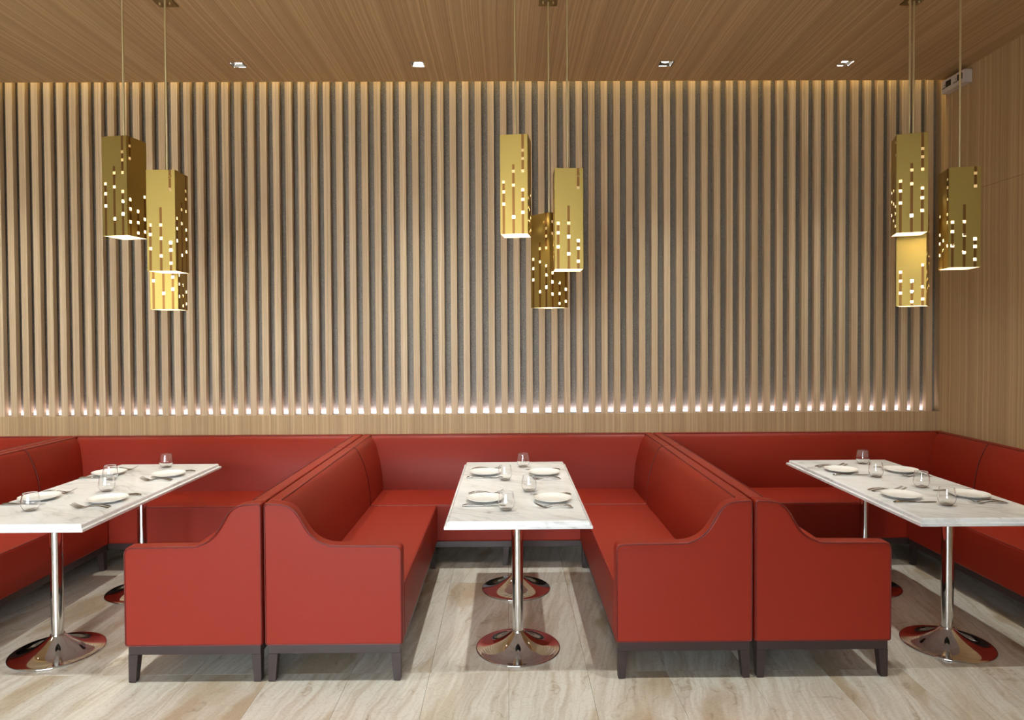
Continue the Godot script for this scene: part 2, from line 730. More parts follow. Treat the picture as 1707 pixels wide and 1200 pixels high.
	for z in DOWN_Z:
		for x in DOWN_X:
			holes.append([x - 0.045, z - 0.045, x + 0.045, z + 0.045])
	g = Geo.new()
	g.sheet(Rect2(LEFT_X, WALL_Z + 0.045, RIGHT_X - LEFT_X, -WALL_Z - 0.045 - 1.9), holes, CEILING_Y, CEILING_Y + 0.02, func(u: float, v: float, w: float) -> Vector3: return Vector3(u, w, v))
	part(lid, "veneer", g, mat["oak ceiling veneer"])
	g = Geo.new()
	g.box(Vector3(LEFT_X, CEILING_Y, -1.9), Vector3(RIGHT_X, CEILING_Y + 0.02, FRONT_Z))
	part(lid, "plaster", g, mat["white plaster"])
	g = Geo.new()
	g.box(Vector3(LEFT_X - 0.1, 3.82, WALL_Z - 0.17), Vector3(RIGHT_X + 0.11, 3.95, FRONT_Z + 0.15))
	part(lid, "roof_slab", g, mat["white plaster"])
	g = Geo.new()
	g.box(Vector3(LEFT_X, CEILING_Y + 0.02, WALL_Z + 0.16), Vector3(RIGHT_X, 3.82, WALL_Z + 0.18))
	part(lid, "cove_board", g, mat["white plaster"])


func downlight(x: float, z: float, energy: float, tilt: float, label: String) -> void:
	var t := thing("ceiling_downlight", label, "downlight", Vector3(x, CEILING_Y, z), 0.0, "square recessed ceiling downlights")
	var g := Geo.new()
	var up := func(u: float, v: float, w: float) -> Vector3: return Vector3(u, w, v)
	g.sheet(Rect2(-0.052, -0.052, 0.104, 0.104), [[-0.042, -0.042, 0.042, 0.042]], -0.0025, 0.0, up)
	part(t, "trim", g, mat["chrome"])
	# four sloping reflector plates up to the lamp
	g = Geo.new()
	for k in 4:
		var b := Basis(Vector3.UP, PI / 2 * k)
		var a := g.v.size()
		var c := g.t.size()
		var o := [Vector3(-0.042, 0.0, 0.042), Vector3(0.042, 0.0, 0.042), Vector3(0.030, 0.030, 0.030), Vector3(-0.030, 0.030, 0.030)]
		var i := [Vector3(-0.043, 0.0, 0.0432), Vector3(0.043, 0.0, 0.0432), Vector3(0.031, 0.030, 0.0312), Vector3(-0.031, 0.030, 0.0312)]
		for e in 4:
			o[e] = b * o[e]
			i[e] = b * i[e]
		g.quad(o[0], o[1], o[2], o[3])
		g.quad(i[3], i[2], i[1], i[0])
		for e in 4:
			g.quad(o[(e + 1) % 4], o[e], i[e], i[(e + 1) % 4])
		g.close(a, c)
	part(t, "reflector", g, mat["chrome"])
	g = Geo.new()
	g.box(Vector3(-0.045, 0.031, -0.045), Vector3(0.045, 0.06, 0.045))
	part(t, "can", g, mat["black socket"])
	g = Geo.new()
	g.lathe([[Vector2(0, 0.012), Vector2(0.020, 0.014), Vector2(0.026, 0.018), Vector2(0.027, 0.030), Vector2(0, 0.030)]], Vector3.ZERO, 20)
	part(t, "lamp", g, mat["downlight glow"])
	var l := SpotLight3D.new()
	l.name = "beam"
	t.add_child(l)
	l.position = Vector3(0, -0.004, 0)
	l.rotation.x = -PI / 2 + tilt
	l.light_energy = energy
	l.light_color = Color(0.985, 1.0, 0.985)
	l.spot_range = 12.0
	l.spot_attenuation = 2.0
	l.spot_angle = 30.0 if z < -4.0 else 50.0
	l.spot_angle_attenuation = 1.0
	l.light_size = 0.03
	l.shadow_enabled = true


# ------------------------------------------------------------------ strips of light
func light_strip(called: String, label: String, at: Vector3, size: Vector3, material: Material, energy: float, color: Color, aim: Vector3, face: Vector2, offset: Vector3) -> void:
	var t := thing(called, label, "light strip", at)
	var g := Geo.new()
	g.rbox(Vector3(-size.x / 2, minf(0, size.y * 0.3), -size.z / 2), Vector3(size.x / 2, maxf(0, size.y * 0.3), size.z / 2), 0.001, 1)
	part(t, "profile", g, mat["aluminium"])
	g = Geo.new()
	g.rbox(Vector3(-size.x / 2, minf(size.y * 0.3, size.y), -size.z / 2 + 0.001), Vector3(size.x / 2, maxf(size.y * 0.3, size.y), size.z / 2 - 0.001), 0.002, 2)
	part(t, "diffuser", g, material)
	var l := AreaLight3D.new()
	l.name = "strip_light"
	t.add_child(l)
	l.position = offset
	l.basis = Basis.looking_at(aim, Vector3.RIGHT.cross(aim)) if absf(aim.y) > 0.9 else Basis.looking_at(aim, Vector3.UP)
	l.area_size = face
	l.light_energy = energy
	l.light_color = color
	l.area_range = 12.0
	l.area_attenuation = 2.0
	l.shadow_enabled = true


# ------------------------------------------------------------------ sofas
# across the sofa: 0 is its back, 0.645 its front edge; height in y
const SOFA_W := 0.645
const SEAT_Y := 0.435
const BACK_Y := 0.846
const HEM_Y := 0.175


func corner(c: Vector2, a: Vector2, b: Vector2, r: float) -> Array:
	var out := []
	for k in 5:
		var s := k / 4.0
		var p := c + (a - c).normalized() * r * (1.0 - s) * (1.0 - s) + (b - c).normalized() * r * s * s
		out.append(p)
	return out


func end_outline() -> PackedVector2Array:
	var top := smooth([Vector2(0.022, BACK_Y), Vector2(0.045, BACK_Y - 0.001), Vector2(0.078, BACK_Y - 0.004), Vector2(0.112, 0.833), Vector2(0.142, 0.811), Vector2(0.165, 0.779), Vector2(0.189, 0.737), Vector2(0.218, 0.697), Vector2(0.253, 0.669), Vector2(0.293, 0.653), Vector2(0.34, 0.647), Vector2(0.48, 0.646), Vector2(0.61, 0.644)], 4)
	var out := PackedVector2Array()
	out.append_array(corner(Vector2(0, HEM_Y), Vector2(0.1, HEM_Y), Vector2(0, 0.5), 0.012))
	out.append_array(corner(Vector2(0, BACK_Y), Vector2(0, 0.5), Vector2(0.1, BACK_Y), 0.014))
	out.append_array(top)
	out.append_array(corner(Vector2(SOFA_W, 0.643), Vector2(0.5, 0.643), Vector2(SOFA_W, 0.3), 0.03))
	out.append_array(corner(Vector2(SOFA_W, HEM_Y), Vector2(SOFA_W, 0.4), Vector2(0.4, HEM_Y), 0.012))
	var clean := PackedVector2Array()
	for p in out:
		if clean.is_empty() or clean[-1].distance_to(p) > 0.0015:
			clean.append(p)
	return clean


func cushion_outline(inner: float) -> PackedVector2Array:
	var face := smooth([Vector2(0.070, BACK_Y - 0.006), Vector2(0.088, 0.822), Vector2(0.110, 0.778), Vector2(0.136, 0.709), Vector2(0.156, 0.639), Vector2(0.168, 0.561), Vector2(0.174, 0.500), Vector2(0.177, 0.42)], 4)
	var out := PackedVector2Array([Vector2(inner, 0.42), Vector2(inner, BACK_Y - 0.004), Vector2(0.064, BACK_Y - 0.003)])
	out.append_array(face)
	return out


func leg_shape(at: Vector3, lean: Vector2) -> Geo:
	# square leg that tapers on its inner sides
	var g := Geo.new()
	var a := 0.022
	var b := 0.0165
	var rows := []
	for e in [[HEM_Y - 0.043, a, 0.0], [0.004, b, 1.0], [0.0, b - 0.003, 1.0]]:
		var c: Vector3 = at + Vector3(lean.x * (a - b) * e[2], 0, lean.y * (a - b) * e[2])
		rows.append([Vector3(c.x - e[1], e[0], c.z - e[1]), Vector3(c.x + e[1], e[0], c.z - e[1]), Vector3(c.x + e[1], e[0], c.z + e[1]), Vector3(c.x - e[1], e[0], c.z + e[1])])
	for i in 2:
		for j in 4:
			g.quad(rows[i][j], rows[i][(j + 1) % 4], rows[i + 1][(j + 1) % 4], rows[i + 1][j])
	g.quad(rows[0][3], rows[0][2], rows[0][1], rows[0][0])
	g.quad(rows[2][0], rows[2][1], rows[2][2], rows[2][3])
	g.close(0, 0)
	return g


# sofa along a booth's side. facing is +1 when its seat looks right; outer is the x of its back
func side_sofa(label: String, outer: float, facing: float) -> void:
	var length := SOFA_Z - JOINT_Z
	var t := thing("side_sofa", label, "sofa", Vector3(outer + facing * SOFA_W / 2, 0, SOFA_Z - length / 2), 0.0, "red leather side sofas")
	var red: Material = mat["red leather"]
	var pipe: Material = mat["red piping"]
	var place := Transform3D(Basis(Vector3(facing, 0, 0), Vector3.UP, Vector3(0, 0, -1)), Vector3(-facing * SOFA_W / 2, 0, length / 2))
	var new_geo := func() -> Geo:
		var fresh := Geo.new()
		fresh.xf = place
		return fresh
	var flat := func(u: float, v: float, w: float) -> Vector3: return Vector3(u, v, w)
	var outline := end_outline()

	var g: Geo = new_geo.call()
	g.extrude(outline.duplicate(), 0.0, 0.068, 0.009, flat)
	var panel := part(t, "end_panel", g, red)
	g = new_geo.call()
	var loop := []
	var mid := Vector2(0.3, 0.45)
	for p in outline:
		loop.append(Vector3(p.x, p.y, 0.0) + Vector3(signf(mid.x - p.x), signf(mid.y - p.y), 0) * 0.005)
	g.tube(loop, 0.0036, 8, true)
	part(panel, "piping", g, pipe)

	g = new_geo.call()
	g.rbox(Vector3(0.0, HEM_Y, 0.0685), Vector3(0.0625, BACK_Y, length - 0.001), 0.008)
	var back := part(t, "back_frame", g, red)
	g = new_geo.call()
	g.tube([Vector3(0.0635, BACK_Y - 0.002, 0.075), Vector3(0.0635, BACK_Y - 0.002, length - 0.01)], 0.0032, 6)
	part(back, "piping", g, pipe)
	g = new_geo.call()
	g.extrude(cushion_outline(0.060), 0.0685, length - 0.0025, 0.010, flat)
	var cushion := part(t, "back_cushion", g, red)
	var seam := []
	for p in cushion_outline(0.060):
		if p.x > 0.063:
			seam.append(Vector3(p.x + 0.0005, p.y, length - 0.0025))
	g = new_geo.call()
	g.tube(seam, 0.0032, 6)
	part(cushion, "piping", g, pipe)
	g = new_geo.call()
	g.rbox(Vector3(0.064, HEM_Y, 0.0685), Vector3(SOFA_W, SEAT_Y, length - 0.001), 0.016)
	var seat := part(t, "seat", g, red)
	g = new_geo.call()
	g.tube([Vector3(SOFA_W - 0.006, SEAT_Y - 0.005, 0.07), Vector3(SOFA_W - 0.006, SEAT_Y - 0.005, length - 0.01)], 0.0035, 6)
	part(seat, "piping", g, pipe)
	g = new_geo.call()
	g.rbox(Vector3(0.012, HEM_Y - 0.043, 0.008), Vector3(SOFA_W - 0.012, HEM_Y, length - 0.012), 0.003, 1)
	part(t, "base_rail", g, mat["dark timber"])
	for lx in [[0.034, -1.0], [SOFA_W - 0.034, 1.0]]:
		for lz in [[0.030, -1.0], [length - 0.034, 1.0]]:
			var leg := leg_shape(Vector3(lx[0], 0, lz[0]), Vector2(lx[1], lz[1]))
			var m := Geo.new()
			m.v = leg.v
			m.n = leg.n
			m.t = leg.t
			m.xf = place
			m.close(0, 0)
			part(t, "leg", m, mat["dark timber"])


# sofa along the wall between two side sofas, with a short return at each end
func wall_sofa(label: String, x0: float, x1: float) -> void:
	var depth := JOINT_Z - (WALL_Z + 0.006)
	var half := (x1 - x0) / 2
	var t := thing("wall_sofa", label, "sofa", Vector3((x0 + x1) / 2, 0, JOINT_Z - depth / 2), 0.0, "red leather wall sofas")
	var red: Material = mat["red leather"]
	var pipe: Material = mat["red piping"]
	var far := -depth / 2
	var near := depth / 2
	var g := Geo.new()
	g.rbox(Vector3(-half, HEM_Y, far), Vector3(half, BACK_Y, far + 0.0625), 0.008)
	var back := part(t, "back_frame", g, red)
	g = Geo.new()
	g.tube([Vector3(-half + 0.05, BACK_Y - 0.002, far + 0.0635), Vector3(half - 0.05, BACK_Y - 0.002, far + 0.0635)], 0.0032, 6)
	part(back, "piping", g, pipe)
	g = Geo.new()
	g.extrude(cushion_outline(0.060), -half + 0.063, half - 0.063, 0.012, func(u: float, v: float, w: float) -> Vector3: return Vector3(w, v, far + u))
	part(t, "back_cushion", g, red)
	for s in [-1.0, 1.0]:
		g = Geo.new()
		g.xf = Transform3D(Basis(Vector3(-s, 0, 0), Vector3.UP, Vector3(0, 0, 1)), Vector3(s * half, 0, 0))
		g.rbox(Vector3(0, HEM_Y, far + 0.063), Vector3(0.0625, BACK_Y, near), 0.008)
		var side := part(t, "return_frame", g, red)
		g = Geo.new()
		g.xf = Transform3D(Basis(Vector3(-s, 0, 0), Vector3.UP, Vector3(0, 0, 1)), Vector3(s * half, 0, 0))
		g.tube([Vector3(0.0635, BACK_Y - 0.002, far + 0.07), Vector3(0.0635, BACK_Y - 0.002, near - 0.01)], 0.0032, 6)
		part(side, "piping", g, pipe)
		g = Geo.new()
		g.xf = Transform3D(Basis(Vector3(-s, 0, 0), Vector3.UP, Vector3(0, 0, 1)), Vector3(s * half, 0, 0))
		g.extrude(cushion_outline(0.060), far + 0.10, near - 0.0025, 0.010, func(u: float, v: float, w: float) -> Vector3: return Vector3(u, v, w))
		part(t, "return_cushion", g, red)
	g = Geo.new()
	g.rbox(Vector3(-half + 0.066, HEM_Y, far + 0.066), Vector3(half - 0.066, SEAT_Y, near), 0.016)
	var seat := part(t, "seat", g, red)
	g = Geo.new()
	g.tube([Vector3(-half + 0.1, SEAT_Y - 0.005, near - 0.006), Vector3(half - 0.1, SEAT_Y - 0.005, near - 0.006)], 0.0035, 6)
	part(seat, "piping", g, pipe)
	g = Geo.new()
	g.rbox(Vector3(-half + 0.012, HEM_Y - 0.043, far + 0.012), Vector3(half - 0.012, HEM_Y, near - 0.012), 0.003, 1)
	part(t, "base_rail", g, mat["dark timber"])
	for lx in [-half + 0.034, -0.02, half - 0.034]:
		for lz in [far + 0.034, near - 0.034]:
			part(t, "leg", leg_shape(Vector3(lx, 0, lz), Vector2(signf(lx), signf(lz))), mat["dark timber"])


# ------------------------------------------------------------------ tables
func table(label: String, x: float, k: int) -> void:
	var z := -3.957
	var half := Vector2(0.349, 0.776)
	var t := thing("dining_table", label, "table", Vector3(x, 0, z), 0.0, "marble topped pedestal tables")
	# top slab with a stepped, bevelled rim
	var g := Geo.new()
	var rings := [[0.714, 0.004], [0.716, 0.0], [0.7275, 0.0], [0.7300, 0.0025], [0.7305, 0.0125], [0.7330, 0.0130], [0.7445, 0.0150], [0.7490, 0.0195], [0.75, 0.026]]
	var pts := []
	for r in rings:
		var hx: float = half.x - r[1]
		var hz: float = half.y - r[1]
		pts.append([Vector3(-hx, r[0], -hz), Vector3(hx, r[0], -hz), Vector3(hx, r[0], hz), Vector3(-hx, r[0], hz)])
	for i in pts.size() - 1:
		for j in 4:
			g.quad(pts[i][j], pts[i][(j + 1) % 4], pts[i + 1][(j + 1) % 4], pts[i + 1][j])
	g.quad(pts[0][3], pts[0][2], pts[0][1], pts[0][0])
	g.quad(pts[-1][0], pts[-1][1], pts[-1][2], pts[-1][3])
	g.close(0, 0)
	part(t, "tabletop", g, mat["white marble %d" % k])
	for dz in [0.435, -0.395]:
		var at := Vector3(0, 0, dz)
		g = Geo.new()
		g.lathe([[Vector2(0, 0.7), Vector2(0.085, 0.7), Vector2(0.085, 0.7)], [Vector2(0.085, 0.7), Vector2(0.085, 0.714)], [Vector2(0.085, 0.714), Vector2(0, 0.714)]], at, 24)
		part(t, "mounting_plate", g, mat["black socket"])
		g = Geo.new()
		g.lathe([[Vector2(0, 0.075), Vector2(0.0285, 0.075)], [Vector2(0.0285, 0.075), Vector2(0.0285, 0.7)], [Vector2(0.0285, 0.7), Vector2(0, 0.7)]], at, 40)
		part(t, "column", g, mat["chrome"])
		g = Geo.new()
		var dish := [Vector2(0.0305, 0.092)]
		for i in 25:
			var s := i / 24.0
			dish.append(Vector2(0.0315 + 0.1825 * s, 0.011 + 0.074 * pow(1.0 - s, 2.1) + 0.006 * (1.0 - s)))
		dish.append_array([Vector2(0.2175, 0.0095), Vector2(0.219, 0.006), Vector2(0.218, 0.002), Vector2(0.215, 0.0)])
		g.lathe([dish, [Vector2(0.215, 0.0), Vector2(0.0, 0.0)], [Vector2(0, 0.092), Vector2(0.0305, 0.092)]], at, 72)
		var base := part(t, "base", g, mat["chrome"])
		g = Geo.new()
		g.lathe([[Vector2(0.0286, 0.090), Vector2(0.0325, 0.090), Vector2(0.0335, 0.093), Vector2(0.0325, 0.096), Vector2(0.0286, 0.096), Vector2(0.0286, 0.090)]], at, 36)
		part(base, "collar", g, mat["chrome"])


var plate_0: Node3D
var tumbler_0: Node3D
var fork_0: Node3D
var knife_0: Node3D


func put(first: Node3D, builder: Callable, label: String, at: Vector3, turn := 0.0) -> Node3D:
	if first == null:
		first = builder.call()
		first.position = at
		first.rotation.y = turn
		first.set_meta("label", label)
		return first
	copy_of(first, label, at, turn)
	return first


func make_plate() -> Node3D:
	var t := thing("dinner_plate", "", "plate", Vector3.ZERO, 0.0, "white plates on the tables")
	var g := Geo.new()
	g.lathe([[Vector2(0, 0.0045), Vector2(0.045, 0.005), Vector2(0.066, 0.0065), Vector2(0.080, 0.0105), Vector2(0.096, 0.0175), Vector2(0.0995, 0.0192), Vector2(0.1008, 0.0190), Vector2(0.1005, 0.0178), Vector2(0.085, 0.0095), Vector2(0.070, 0.0040), Vector2(0.060, 0.0025), Vector2(0.057, 0.0), Vector2(0.053, 0.0), Vector2(0.050, 0.002), Vector2(0, 0.002)]], Vector3.ZERO, 48)
	part(t, "dish", g, mat["porcelain"])
	return t


func make_tumbler() -> Node3D:
	var t := thing("glass_tumbler", "", "glass", Vector3.ZERO, 0.0, "stemless tumblers on the tables")
	var g := Geo.new()
	var outer := smooth([Vector2(0.001, 0.0015), Vector2(0.018, 0.001), Vector2(0.025, 0.002), Vector2(0.034, 0.012), Vector2(0.0405, 0.026), Vector2(0.0422, 0.038), Vector2(0.0405, 0.056), Vector2(0.0375, 0.074), Vector2(0.0348, 0.089)], 4)
	var inner := smooth([Vector2(0.0338, 0.089), Vector2(0.0364, 0.074), Vector2(0.0393, 0.056), Vector2(0.0409, 0.038), Vector2(0.0391, 0.0265), Vector2(0.0325, 0.0135), Vector2(0.0235, 0.0050), Vector2(0.0005, 0.0042)], 4)
	var chain := [Vector2(0, 0.0015)]
	chain.append_array(Array(outer))
	chain.append(Vector2(0.0343, 0.0897))
	chain.append_array(Array(inner))
	chain.append(Vector2(0, 0.0042))
	g.lathe([chain], Vector3.ZERO, 40)
	part(t, "bowl", g, mat["clear glass"])
	return t


# lies along x with its head towards +x
func make_fork() -> Node3D:
	var t := thing("fork", "", "fork", Vector3.ZERO, 0.0, "steel forks on the tables")
	var g := Geo.new()
	var s := []
	for e in [[-0.096, 0.0025, 0.0095, 0.0014], [-0.090, 0.0045, 0.0105, 0.0018], [-0.075, 0.0085, 0.0100, 0.0020], [-0.055, 0.0120, 0.0075, 0.0021], [-0.03, 0.0125, 0.0050, 0.0022], [0.0, 0.0095, 0.0035, 0.0022], [0.02, 0.0055, 0.0035, 0.0020], [0.032, 0.0030, 0.0060, 0.0014]]:
		s.append([Vector3(e[0], e[1], 0), Vector3(0, 0, e[2]), Vector3(0, e[3], 0)])
	g.loft(s, 10)
	part(t, "handle", g, mat["steel"])
	g = Geo.new()
	s = []
	for e in [[0.028, 0.0038, 0.0045], [0.036, 0.0026, 0.0085], [0.046, 0.0024, 0.0118], [0.056, 0.0045, 0.0122]]:
		s.append([Vector3(e[0], e[1], 0), Vector3(0, 0, e[2]), Vector3(0, 0.0011, 0)])
	g.loft(s, 10)
	for k in 4:
		s = []
		var z := -0.0102 + 0.0068 * k
		for e in [[0.053, 0.0040, 0.0019], [0.070, 0.0095, 0.0018], [0.085, 0.0165, 0.0016], [0.096, 0.0225, 0.0008]]:
			s.append([Vector3(e[0], e[1], z * (1.0 - 0.6 * (e[0] - 0.053))), Vector3(0, 0, e[2]), Vector3(0, 0.001, 0)])
		g.loft(s, 6)
	part(t, "tines", g, mat["steel"])
	return t


func make_knife() -> Node3D:
	var t := thing("table_knife", "", "knife", Vector3.ZERO, 0.0, "steel knives on the tables")
	var g := Geo.new()
	var s := []
	for e in [[-0.112, 0.0035, 0.0085, 0.0030], [-0.106, 0.0055, 0.0100, 0.0045], [-0.088, 0.0085, 0.0098, 0.0050], [-0.06, 0.0075, 0.0080, 0.0045], [-0.03, 0.0055, 0.0062, 0.0040], [-0.005, 0.0048, 0.0055, 0.0036], [0.0, 0.0045, 0.0060, 0.0030]]:
		s.append([Vector3(e[0], e[1], 0), Vector3(0, 0, e[2]), Vector3(0, e[3], 0)])
	g.loft(s, 10)
	part(t, "handle", g, mat["steel"])
	g = Geo.new()
	s = []
	for e in [[-0.002, 0.0, 0.0055], [0.012, 0.0015, 0.0085], [0.05, 0.002, 0.0100], [0.085, 0.001, 0.0092], [0.105, -0.001, 0.0062], [0.112, -0.004, 0.0018]]:
		s.append([Vector3(e[0], 0.0042, e[1]), Vector3(0, 0, e[2]), Vector3(0, 0.0009, 0)])
	g.loft(s, 10)
	part(t, "blade", g, mat["steel"])
	return t


# one place setting. side is -1 for a guest on the left sofa, +1 on the right
func setting(plate_at: Vector2, glass_at: Vector2, side: float, seat: String, rng: RandomNumberGenerator) -> void:
	var y := 0.7503
	plate_0 = put(plate_0, make_plate, "white round plate at the %s" % seat, Vector3(plate_at.x, y, plate_at.y), rng.randf() * TAU)
	tumbler_0 = put(tumbler_0, make_tumbler, "clear stemless tumbler at the %s" % seat, Vector3(glass_at.x, y, glass_at.y), rng.randf() * TAU)
	var turn := 0.0 if side < 0 else PI
	var far := -1.0 if side < 0 else 1.0     # forks lie to the guest's left
	var x := plate_at.x - side * 0.008
	fork_0 = put(fork_0, make_fork, "steel fork next to the plate at the %s" % seat, Vector3(x, y, plate_at.y + far * 0.128), turn + rng.randf_range(-0.03, 0.03))
	fork_0 = put(fork_0, make_fork, "steel fork farther from the plate at the %s" % seat, Vector3(x + side * 0.006, y, plate_at.y + far * 0.158), turn + rng.randf_range(-0.03, 0.03))
	knife_0 = put(knife_0, make_knife, "steel knife beside the plate at the %s" % seat, Vector3(x + side * 0.006, y, plate_at.y - far * 0.126), turn + rng.randf_range(-0.025, 0.025))


# ------------------------------------------------------------------ pendants
const SHADE_S := 0.157
const SHADE_H := 0.554
# per face, columns of [across, strips [from, to], holes], measured from the top
const FACE_A := [[0.13, [[0.475, 1.0]], [0.475, 0.575, 0.697]], [0.485, [[0.30, 1.0]], [0.37, 0.51, 0.83]], [0.82, [[0.0, 0.37], [0.56, 1.0]], [0.163, 0.245, 0.37, 0.56, 0.657, 0.785]]]
const FACE_B := [[0.15, [[0.0, 0.22], [0.635, 1.0]], [0.095, 0.22, 0.635, 0.73, 0.86]], [0.53, [[0.735, 1.0]], [0.735, 0.85, 0.957]], [0.88, [[0.57, 1.0]], [0.57, 0.80, 0.93]]]
const FACE_C := [[0.12, [[0.546, 1.0]], [0.546, 0.64, 0.78]], [0.49, [[0.37, 1.0]], [0.545, 0.678, 0.852]], [0.827, [[0.0, 0.195], [0.72, 1.0]], [0.067, 0.195, 0.72, 0.795, 0.924]]]
const FACE_E := [[0.13, [[0.45, 1.0]], [0.45, 0.64, 0.73, 0.85]], [0.47, [[0.71, 1.0]], [0.71, 0.81]], [0.86, [[0.0, 0.54]], [0.107, 0.19, 0.307, 0.46, 0.54, 0.776]]]
const HOLE := 0.0165


func make_pendant(rod_top: float) -> Node3D:
	# origin at the centre of the open lower end; faces C, A, B, E run to the right from the front
	var t := thing("pendant_lamp", "", "pendant lamp", Vector3.ZERO, 0.0, "perforated brass pendant lamps")
	var shade := Geo.new()
	var lining := Geo.new()
	var strips := []
	var faces := [FACE_C, FACE_A, FACE_B, FACE_E]
	var s := SHADE_S / 2
	for k in 4:
		var turn := Basis(Vector3.UP, PI / 2 * k)
		var place := func(u: float, v: float, w: float) -> Vector3: return turn * Vector3(u, v, s + w)
		var holes := []
		for col in faces[k]:
			for h in col[2]:
				var u: float = (col[0] - 0.5) * SHADE_S
				var v: float = SHADE_H * (1.0 - h)
				holes.append([u - HOLE / 2, v - HOLE / 2, u + HOLE / 2, v + HOLE / 2])
		shade.sheet(Rect2(-s, 0, SHADE_S, SHADE_H), holes, -0.001, 0.0, place)
		lining.sheet(Rect2(-s + 0.0011, 0.0005, SHADE_S - 0.0022, SHADE_H - 0.006), holes, -0.0017, -0.0011, place)
		for col in faces[k]:
			for span in col[1]:
				var u: float = (col[0] - 0.5) * SHADE_S
				var v0: float = SHADE_H * (1.0 - span[1]) + 0.0004
				var v1: float = SHADE_H * (1.0 - span[0]) - 0.0004
				var cuts := []
				for h in col[2]:
					var v: float = SHADE_H * (1.0 - h)
					if v + HOLE / 2 > v0 and v - HOLE / 2 < v1:
						cuts.append([u - 0.0068, maxf(v - HOLE / 2, v0), u + 0.0068, minf(v + HOLE / 2, v1)])
				var g := Geo.new()
				g.sheet(Rect2(u - 0.0068, v0, 0.0136, v1 - v0), cuts, 0.0001, 0.0004, place)
				strips.append(g)
	var body := part(t, "shade", shade, mat["brushed brass"])
	part(body, "lining", lining, mat["cream enamel"])
	for g in strips:
		part(body, "etched_strip", g, mat["etched bronze"])
	var g := Geo.new()
	g.box(Vector3(-s + 0.0016, SHADE_H - 0.004, -s + 0.0016), Vector3(s - 0.0016, SHADE_H - 0.001, s - 0.0016))
	part(t, "top_plate", g, mat["brushed brass"])
	g = Geo.new()
	g.lathe([[Vector2(0, SHADE_H - 0.006), Vector2(0.0058, SHADE_H - 0.006)], [Vector2(0.0058, SHADE_H - 0.006), Vector2(0.0058, rod_top - 0.008)], [Vector2(0.0058, rod_top - 0.008), Vector2(0, rod_top - 0.008)]], Vector3.ZERO, 16)
	part(t, "rod", g, mat["rod brass"])
	g = Geo.new()
	g.rbox(Vector3(-0.056, rod_top - 0.009, -0.056), Vector3(0.056, rod_top - 0.0005, 0.056), 0.001, 1)
	var canopy := part(t, "canopy", g, mat["dull brass"])
	for x in [-0.030, 0.030]:
		g = Geo.new()
		g.lathe([[Vector2(0, 0), Vector2(0.006, 0)], [Vector2(0.006, 0), Vector2(0.006, 0.012)], [Vector2(0.006, 0.012), Vector2(0, 0.012)]], Vector3(x, rod_top - 0.021, 0), 14)
		part(canopy, "cap_nut", g, mat["rod brass"])
	g = Geo.new()
	g.lathe([[Vector2(0, 0.20), Vector2(0.014, 0.20), Vector2(0.017, 0.205), Vector2(0.017, 0.27), Vector2(0.006, 0.275), Vector2(0.006, SHADE_H - 0.005), Vector2(0, SHADE_H - 0.005)]], Vector3.ZERO, 16)
	part(t, "socket", g, mat["white lampholder"])
	g = Geo.new()
	g.lathe([[Vector2(0, 0.085), Vector2(0.012, 0.088), Vector2(0.022, 0.099), Vector2(0.026, 0.115), Vector2(0.024, 0.135), Vector2(0.016, 0.165), Vector2(0.013, 0.20), Vector2(0, 0.20)]], Vector3.ZERO, 20)
	part(t, "bulb", g, mat["bulb glow"])
	var l := OmniLight3D.new()
	l.name = "bulb_light"
	t.add_child(l)
	l.position = Vector3(0, 0.115, 0)
	l.light_energy = BULB_ENERGY
	l.light_color = Color(1.0, 0.95, 0.82)
	l.light_size = 0.022
	l.omni_range = 12.0
	l.omni_attenuation = 2.0
	l.shadow_enabled = true
	return t


# ------------------------------------------------------------------ light levels
const DOWN_ENERGY := 3.0
const BACK_ENERGY := 4.6
const BULB_ENERGY := 0.075
const LED_ENERGY := 0.9
const COVE_ENERGY := 2.2
const SKY_ENERGY := 4.0
const EXPOSURE := 1.0


